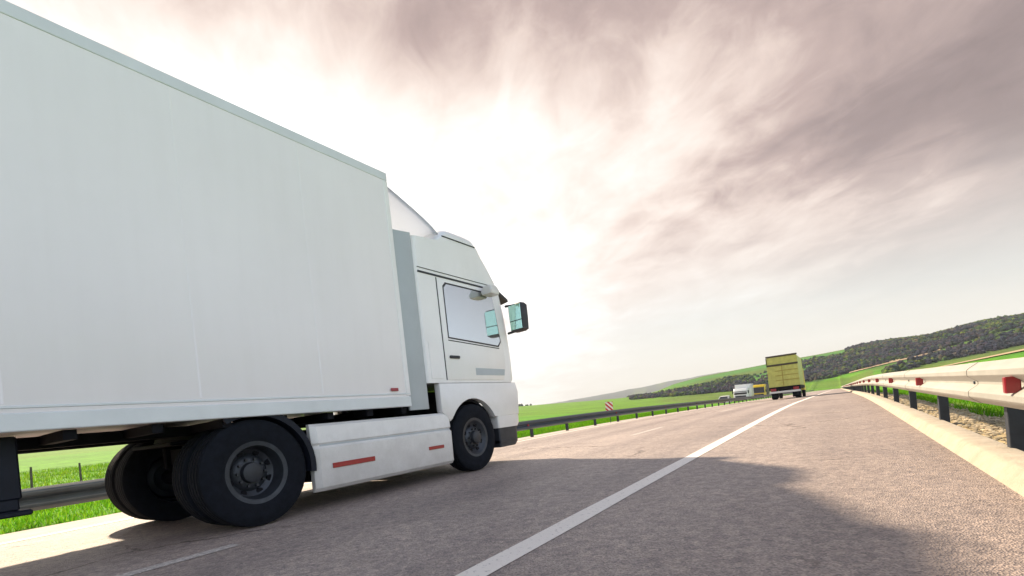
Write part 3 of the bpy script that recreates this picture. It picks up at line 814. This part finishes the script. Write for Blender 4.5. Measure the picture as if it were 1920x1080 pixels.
# ------------------------------------------------------------------ oncoming vehicles beyond the left barrier
def oncoming_truck(name, label, x, y, main, hgt, wid, boxc, boxh, boxlen):
    t = thing(name, label, 'truck', (x, y, opp_z(x, y)+.006))
    h = wid/2
    bm = B(); loft(bm, [rring(z, -.2+yr, yr+2.0, h, .12, .18) for z, yr in ((.55, -.02), (1.3, 0), (1.9, .06), (hgt-.35, .22), (hgt, .55))]); c = obj('cab', bm, main, t, smooth=35)
    bm = B(); loft(bm, [[(-h+.12, -.24, 1.55), (h-.12, -.24, 1.55), (h-.12, -.1, 1.55), (-h+.12, -.1, 1.55)], [(-h+.15, -.07, hgt-.55), (h-.15, -.07, hgt-.55), (h-.15, .1, hgt-.55), (-h+.15, .1, hgt-.55)]]); obj('windscreen', bm, M['dglass'], t)
    bm = B(); box(bm, -h+.02, h-.02, -.32, -.15, .35, .75, .04, 2); obj('bumper', bm, M['dark'], t)
    bm = B(); box(bm, -h+.3, h-.3, -.25, -.19, .9, 1.3, .02, 1); obj('grille', bm, M['dark'], t)
    for s in (-1, 1):
        bm = B(); box(bm, s*(h-.36), s*(h-.08), -.34, -.25, .5, .68, .02, 1); obj('headlight', bm, M['plate'], t)
        bm = B(); box(bm, s*(h+.02), s*(h+.22), .0, .12, 1.7, 2.2, .02, 1); obj('mirror', bm, M['dark'], t)
        bm = B(); prism(bm, [(.4, 1.6), (1.3, 1.6), (1.3, hgt-.5), (.55, hgt-.5)], s*(h-.02), s*(h+.006)); obj('window', bm, M['dglass'], t)
        wheel_parts('wheel', t, .48, .3, .28, (s*(h-.17), .9, .48), s, hub=False)
        wheel_parts('wheel', t, .48, .3, .28, (s*(h-.17), boxlen, .48), s, hub=False)
    bm = B(); box(bm, -h-.03, h+.03, 2.1, 2.1+boxlen, 1.0, boxh, .04, 2); obj('cargo_box', bm, boxc, t, smooth=35)
    bm = B(); box(bm, -.45, .45, 1.0, 2+boxlen, .6, .99); obj('chassis', bm, M['black'], t)
    return t
oncoming_truck('box_truck', 'small white box lorry coming the other way beyond the left barrier', -14.9, 97, M['carw'], 2.65, 2.4, M['carw'], 3.35, 5.5)
oncoming_truck('box_truck', 'yellow lorry coming the other way, half hidden by the tarpaulin truck', -14.2, 116, M['yel'], 3.35, 2.5, M['trim'], 3.2, 6)

car = thing('passenger_car', 'pale silver car coming the other way, roof just above the left barrier', 'car', (-16.6, 89, opp_z(0, 89)+.006))
bm = B(); loft(bm, [rring(z, yr, yf, w, .35, .3) for z, yr, yf, w in ((.28, .05, 4.2, .82), (.45, -.02, 4.3, .9), (.75, 0, 4.3, .9), (.95, .1, 4.2, .86))]); obj('body', bm, M['carw'], car, smooth=40)
bm = B(); loft(bm, [rring(z, yr, yf, w, .2, .2) for z, yr, yf, w in ((.94, .75, 3.9, .80), (1.30, 1.5, 3.45, .67), (1.40, 1.75, 3.2, .60))]); obj('cabin', bm, M['dglass'], car, smooth=40)
bm = B(); loft(bm, [rring(z, yr, yf, w, .2, .2) for z, yr, yf, w in ((1.385, 1.55, 3.42, .67), (1.47, 1.75, 3.2, .58))]); obj('roof', bm, M['carw'], car, smooth=40)
for s in (-1, 1):
    bm = B(); tube(bm, (s*.79, .78, .95), (s*.655, 1.56, 1.40), .035); obj('pillar', bm, M['carw'], car)
    bm = B(); box(bm, s*.5, s*.82, -.03, .08, .62, .78, .03, 2); obj('headlight', bm, M['plate'], car)
    for yy in (.85, 3.45): wheel_parts('wheel', car, .31, .2, .2, (s*.8, yy, .31), s, hub=False)
bm = B(); box(bm, -.5, .5, -.04, .05, .35, .58, .02, 1); obj('grille', bm, M['dark'], car)

car['label'] = 'pale silver car coming the other way, roof just above the left barrier'

# ------------------------------------------------------------------ woodland on the hill
ico = B(); bmesh.ops.create_icosphere(ico, subdivisions=1, radius=1.0)
IV = [v.co.copy() for v in ico.verts]; ico.verts.index_update(); IF = [[v.index for v in f.verts] for f in ico.faces]; ico.free()
def clump(V, Fc, C, c, r, h, col, rnd):
    o = len(V); sx, sy, sz = rnd.uniform(.8, 1.2), rnd.uniform(.8, 1.2), h
    seed = rnd.random()*100
    for v in IV:
        k = 1+.38*noise.noise((v.x*1.7+seed, v.y*1.7, v.z*1.7))+rnd.uniform(-.12, .12)
        V.append((c[0]+v.x*r*sx*k, c[1]+v.y*r*sy*k, c[2]+v.z*sz*k)); C.append(col)
    for f in IF: Fc.append([o+i for i in f])
def build_stuff(name, V, Fc, C, m, label, cat):
    me = bpy.data.meshes.new(name); me.from_pydata(V, [], Fc); me.update()
    o = bpy.data.objects.new(name, me); COL.objects.link(o); me.materials.append(m); set_cols(o, C)
    o['kind'] = 'stuff'; tag(o, label, cat); return o
rnd = random.Random(11)
V, Fc, C = [], [], []
PAL = [(.022, .032, .055), (.036, .038, .062), (.026, .056, .040), (.060, .10, .030), (.125, .165, .030), (.058, .050, .068), (.085, .080, .06)]
n_tree = 0
for it in range(150000):
    near = it > 128000
    az = rnd.uniform(R(0), R(26)) if near else rnd.uniform(R(-24), R(26))
    r = rnd.uniform(55, 230) if near else math.sqrt(rnd.uniform(150**2, 690**2))
    x, y = r*math.sin(az), r*math.cos(az)
    if -22 < x < 20 and y < 350: continue
    z = ground_z(x, y)
    f, px, e = forest(x, y, z)
    if rnd.random() > f*.55: continue
    pn = noise.noise((x*.013, y*.013, 33))+.6*noise.noise((x*.04, y*.04, 3))+rnd.uniform(-.25, .25)
    col = PAL[rnd.choice((0, 0, 1, 5))] if pn < .0 else PAL[rnd.choice((2, 2, 3, 6))] if pn < .22 else PAL[rnd.choice((3, 4, 2))]
    s = rnd.uniform(.6, 1.2)
    hh = rnd.uniform(1.1, 2.1)*s*(.75 if near else 1)
    rr = hh*rnd.uniform(.8, 1.2)
    for q in range(7 if near else 2):
        k = .42 if near else .75
        clump(V, Fc, C, (x+rnd.uniform(-1, 1)*rr*.8, y+rnd.uniform(-1, 1)*rr*.8, z+hh*rnd.uniform(.2, 1.0)), rr*rnd.uniform(.6, 1.1)*k, hh*rnd.uniform(.6, 1)*k, [c*rnd.uniform(.85, 1.15) for c in col], rnd)
    n_tree += 1
print('trees', n_tree)
build_stuff('woodland', V, Fc, C, M['leaf'], 'dark bushy woodland covering the hillside behind the road', 'woodland')

# low scrub line far left on the horizon
V, Fc, C = [], [], []
for _ in range(900):
    px = rnd.choice((rnd.uniform(1000, 1200), rnd.uniform(-100, 1200))); az = math.atan((px-960)/F)-TH; r = rnd.uniform(600, 690)
    x, y = r*math.sin(az), r*math.cos(az)
    if noise.noise((px*.012, 0, 0)) < .05: continue
    z = ground_z(x, y); hh = rnd.uniform(.8, 2.0)
    clump(V, Fc, C, (x, y, z+hh*.6), hh*rnd.uniform(1, 1.8), hh, (.035, .06, .04), rnd)
build_stuff('hedgerow', V, Fc, C, M['leaf'], 'thin dark hedgerow along the far edge of the left field', 'hedge')

# ------------------------------------------------------------------ grass near the road
def blades(name, n, samp, hmin, hmax, wid, pal, label, seed):
    q = random.Random(seed); V, Fc, C = [], [], []
    for _ in range(n):
        x, y, k = samp(q)
        if k <= 0: continue
        z = ground_z(x, y)-.02; h = q.uniform(hmin, hmax)*k; a = q.uniform(0, 6.28); w = wid*q.uniform(.6, 1.4)
        lx, ly = q.gauss(0, .35)*h, q.gauss(0, .35)*h
        dx, dy = math.cos(a)*w, math.sin(a)*w
        o = len(V)
        V += [(x-dx, y-dy, z), (x+dx, y+dy, z), (x+lx*.45+dx*.7, y+ly*.45+dy*.7, z+h*.6), (x+lx*.45-dx*.7, y+ly*.45-dy*.7, z+h*.6), (x+lx, y+ly, z+h)]
        Fc += [[o, o+1, o+2, o+3], [o+3, o+2, o+4]]
        c = q.choice(pal); b = q.uniform(.75, 1.25)
        C += [[v*b for v in c]]*5
    return build_stuff(name, V, Fc, C, M['blade'], label, 'grass')
GP = [(.11, .31, .012), (.15, .36, .014), (.08, .25, .014), (.18, .34, .02)]
def s_right(q):
    y = 1.0+39*q.random()**1.7; x = 1.68+q.random()**1.5*10
    d = noise.noise((x*.9, y*.9, 4))
    if x < 2.1 and d < .1: return x, y, 0
    return x, y, 1+.5*d
blades('verge_grass', 70000, s_right, .05, .14, .006, GP, 'bright green grass growing behind the right crash barrier', 3)
def s_left(q):
    y = -2+46*q.random(); x = -9.8-q.random()*2.2
    return x, y, 1+.5*noise.noise((x*.9, y*.9, 4))
blades('median_grass', 60000, s_left, .05, .15, .008, GP, 'bright green grass strip under the left crash barrier', 4)
def s_field(q):
    y = -4+70*q.random(); x = -20.3-q.random()**1.3*40
    return x, y, 1+.6*noise.noise((x*.4, y*.4, 4))
blades('field_grass', 70000, s_field, .12, .34, .022, [(.12, .29, .010), (.17, .34, .015), (.09, .22, .012), (.22, .34, .02)], 'tall green grass of the field beyond the opposite road', 5)
# loose stones on the gravel verge
V, Fc, C = [], [], []
q = random.Random(8)
for _ in range(5200):
    y = .5+22*q.random()**1.6; x = 1.09+q.random()*.75; s = q.uniform(.008, .030)*(1 if q.random() < .95 else 1.7)
    b = q.uniform(.55, 1.3); o = len(V); z = ground_z(x, y)
    for v in IV: V.append((x+v.x*s*q.uniform(.7, 1.3), y+v.y*s*q.uniform(.7, 1.3), z+v.z*s*.6+s*.2)); C.append((.44*b, .37*b, .28*b))
    for f in IF: Fc.append([o+i for i in f])
build_stuff('gravel', V, Fc, C, M['leaf'], 'loose tan gravel between the right kerb and the grass', 'gravel')

# dirt tracks on the hill
def track(px0, px1, etab, off, wpx):
    bm = B(); rows = []
    n = 60
    for i in range(n+1):
        px = px0+(px1-px0)*i/n; az = math.atan((px-960)/F)-TH; want = lerp_tab(etab, px)
        best = None
        for r in range(240, 690, 2):
            x, y = r*math.sin(az), r*math.cos(az); z = ground_z(x, y); e = photo_e(x, y, z)[1]
            if e >= want: best = r; break
        if best is None: 
            if rows: break
            continue
        rr = []
        for d in (-8, -3, 2, 7):
            r = best+d; x, y = r*math.sin(az), r*math.cos(az); rr.append(bm.verts.new((x, y, ground_z(x, y)+off)))
        rows.append(rr)
    for a, b in zip(rows, rows[1:]):
        for k in range(3): bm.faces.new((a[k], a[k+1], b[k+1], b[k]))
    print('track', len(rows), [round(math.hypot(r[1].co.x, r[1].co.y)) for r in rows][::6])
    o = obj('dirt_track', bm, mat('track_earth', TAN, .95, 0, .4, .2)); o['kind'] = 'structure'; return o
track(1596, 1770, FBOT, .5, 3)
strip('dirt_track', 14.6, 16.4, 12, 230, .12, mat('track_earth', TAN, .95, 0, .4, .2), zf=ground_z, step=2)

# ------------------------------------------------------------------ air
bm = B(); box(bm, -3990, 3990, -1190, 4490, -140, 330)
hm = bpy.data.materials.new('haze_air'); hm.use_nodes = True
hn = hm.node_tree; hn.nodes.remove(hn.nodes['Principled BSDF'])
pv = hn.nodes.new('ShaderNodeVolumePrincipled'); pv.inputs['Density'].default_value = .00019; pv.inputs['Color'].default_value = (.86, .92, 1.0, 1)
hn.links.new(pv.outputs[0], hn.nodes['Material Output'].inputs['Volume'])
tag(obj('haze', bm, hm), 'pale air haze over the far hills', None, 'stuff')

# ------------------------------------------------------------------ camera
cam = bpy.data.cameras.new('camera'); co = bpy.data.objects.new('camera', cam); COL.objects.link(co); S.camera = co
cam.sensor_width = 36; cam.sensor_fit = 'HORIZONTAL'; cam.lens = 36*F/1920
cam.shift_y = 227/1920; cam.clip_start = .05; cam.clip_end = 20000
co.location = (0, 0, EYE)
co.matrix_world = Matrix.Translation((0, 0, EYE)) @ Matrix.Rotation(TH, 4, 'Z') @ Matrix.Rotation(R(90), 4, 'X') @ Matrix.Rotation(-math.atan(.0935), 4, 'Z')

# ------------------------------------------------------------------ light and sky
SUN_AZ, SUN_EL = R(-74), R(37.5)
sd = Vector((math.sin(SUN_AZ)*math.cos(SUN_EL), math.cos(SUN_AZ)*math.cos(SUN_EL), math.sin(SUN_EL)))
sl = bpy.data.lights.new('sun', 'SUN'); sl.energy = 5.0; sl.angle = R(2.0); sl.color = (1.0, .83, .61)
so = bpy.data.objects.new('sun', sl); COL.objects.link(so); so.rotation_euler = sd.to_track_quat('Z', 'Y').to_euler()

w = bpy.data.worlds.new('World'); S.world = w; w.use_nodes = True
nt = w.node_tree; L = nt.links.new; N = nt.nodes.new
bg = nt.nodes['Background']; bg.inputs['Strength'].default_value = .062
sky = N('ShaderNodeTexSky'); sky.sky_type = 'NISHITA'; sky.sun_disc = False; sky.sun_elevation = SUN_EL; sky.sun_rotation = SUN_AZ
sky.dust_density = 2.0; sky.air_density = 1.0; sky.ozone_density = 1.0
tc = N('ShaderNodeTexCoord'); D = tc.outputs['Generated']
def math_(op, a, b=None, c=None, clamp=False):
    n = N('ShaderNodeMath'); n.operation = op; n.use_clamp = clamp
    for i, v in enumerate((a, b, c)):
        if v is None: continue
        if isinstance(v, (int, float)): n.inputs[i].default_value = v
        else: L(v, n.inputs[i])
    return n.outputs[0]
def rampn(fac, stops):
    r = N('ShaderNodeValToRGB'); cr = r.color_ramp
    cr.elements[0].position, cr.elements[0].color = stops[0][0], (*stops[0][1], 1)
    cr.elements[1].position, cr.elements[1].color = stops[-1][0], (*stops[-1][1], 1)
    for p, c in stops[1:-1]: e = cr.elements.new(p); e.color = (*c, 1)
    L(fac, r.inputs['Fac']); return r.outputs['Color']
def mix(f, a, b, bt='MIX'):
    x = N('ShaderNodeMix'); x.data_type = 'RGBA'; x.blend_type = bt
    for i, v in ((x.inputs['Factor'], f), (x.inputs['A'], a), (x.inputs['B'], b)):
        if isinstance(v, (int, float)): i.default_value = v
        elif isinstance(v, tuple): i.default_value = (*v, 1)
        else: L(v, i)
    return x.outputs['Result']
sx = N('ShaderNodeSeparateXYZ'); L(D, sx.inputs[0])
zc = math_('MAXIMUM', sx.outputs['Z'], 0.0)
zi = math_('ADD', zc, .16)
u = math_('DIVIDE', sx.outputs['X'], zi); v = math_('DIVIDE', sx.outputs['Y'], zi)
SA = R(-50)
al = math_('ADD', math_('MULTIPLY', u, math.sin(SA)), math_('MULTIPLY', v, math.cos(SA)))
ac = math_('SUBTRACT', math_('MULTIPLY', u, math.cos(SA)), math_('MULTIPLY', v, math.sin(SA)))
cb = N('ShaderNodeCombineXYZ'); L(ac, cb.inputs[0]); L(al, cb.inputs[1])
def nz(scale, det, ro, dist, loc=(0, 0, 0), sc=(1, 1, 1), rot=0):
    m = N('ShaderNodeMapping'); m.inputs['Location'].default_value = loc; m.inputs['Scale'].default_value = sc; m.inputs['Rotation'].default_value = (0, 0, R(rot)); L(cb.outputs[0], m.inputs['Vector'])
    n = N('ShaderNodeTexNoise'); n.inputs['Scale'].default_value = scale; n.inputs['Detail'].default_value = det; n.inputs['Roughness'].default_value = ro; n.inputs['Distortion'].default_value = dist
    L(m.outputs[0], n.inputs['Vector']); return n.outputs['Fac']
big = nz(1.05, 4, .5, .4, (3.1, 1.7, 0), (1, .8, 1), 0)
med = nz(2.2, 7, .55, .5, (0.3, 4.2, 0), (1.05, .82, 1), 0)
fin = nz(6.0, 8, .62, .7, (1, 2, 0), (1.15, .72, 1), 0)
den = math_('ADD', math_('MULTIPLY', big, .45), math_('ADD', math_('MULTIPLY', med, .42), math_('MULTIPLY', fin, .27)))
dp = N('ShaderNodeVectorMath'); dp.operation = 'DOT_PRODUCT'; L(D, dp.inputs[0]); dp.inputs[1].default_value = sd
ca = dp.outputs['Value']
def mrange(v, a, b, c=0.0, d=1.0):
    m = N('ShaderNodeMapRange'); m.interpolation_type = 'SMOOTHSTEP'
    for k, x in (('From Min', a), ('From Max', b), ('To Min', c), ('To Max', d)): m.inputs[k].default_value = x
    L(v, m.inputs['Value']); return m.outputs['Result']
# thin bright cloud low and towards the sun, a heavy deck overhead
s_ = math_('SUBTRACT', ca, math_('MULTIPLY_ADD', zc, .74, .494))
t_ = math_('ADD', s_, math_('MULTIPLY', math_('SUBTRACT', .548, den), 1.15))
t_ = math_('SUBTRACT', t_, mrange(zc, .48, .64, 0, .22))
t_ = math_('MULTIPLY_ADD', t_, 1.25, .825, clamp=True)      # -.64 .. .16 -> 0 .. 1
K = 10.3
def kc(*c): return tuple(v*K for v in c)
cloud = rampn(t_, [(0.0, kc(.200, .146, .146)), (.175, kc(.275, .205, .20)), (.36, kc(.45, .34, .315)), (.49, kc(.67, .54, .485)), (.61, kc(.83, .71, .64)), (.74, kc(.95, .86, .81)), (.86, kc(1.15, 1.1, 1.06)), (1.0, kc(1.5, 1.45, 1.42))])
low = rampn(zc, [(0, kc(.88, .80, .64)), (.07, kc(.83, .80, .68)), (.14, kc(.75, .77, .71)), (.24, kc(.80, .74, .66))])
base = mix(.8, sky.outputs['Color'], low)
wl = math_('MULTIPLY', mrange(zc, .07, .36, .92, 0.0), mrange(ca, .45, .75, 1.0, .15))
col = mix(wl, cloud, base)
# unseen sky added for fill: blue zenith, bright cloud behind for the truck's side
col = mix(mrange(zc, .68, .85), col, (3.0, 3.9, 5.6))
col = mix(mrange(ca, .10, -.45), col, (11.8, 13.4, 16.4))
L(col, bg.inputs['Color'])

vs = S.view_settings; vs.view_transform = 'Standard'; vs.look = 'None'; vs.gamma = 1.0; vs.exposure = .97; vs.use_curve_mapping = False
S.render.engine = 'CYCLES'; S.cycles.use_denoising = True; S.cycles.max_bounces = 6
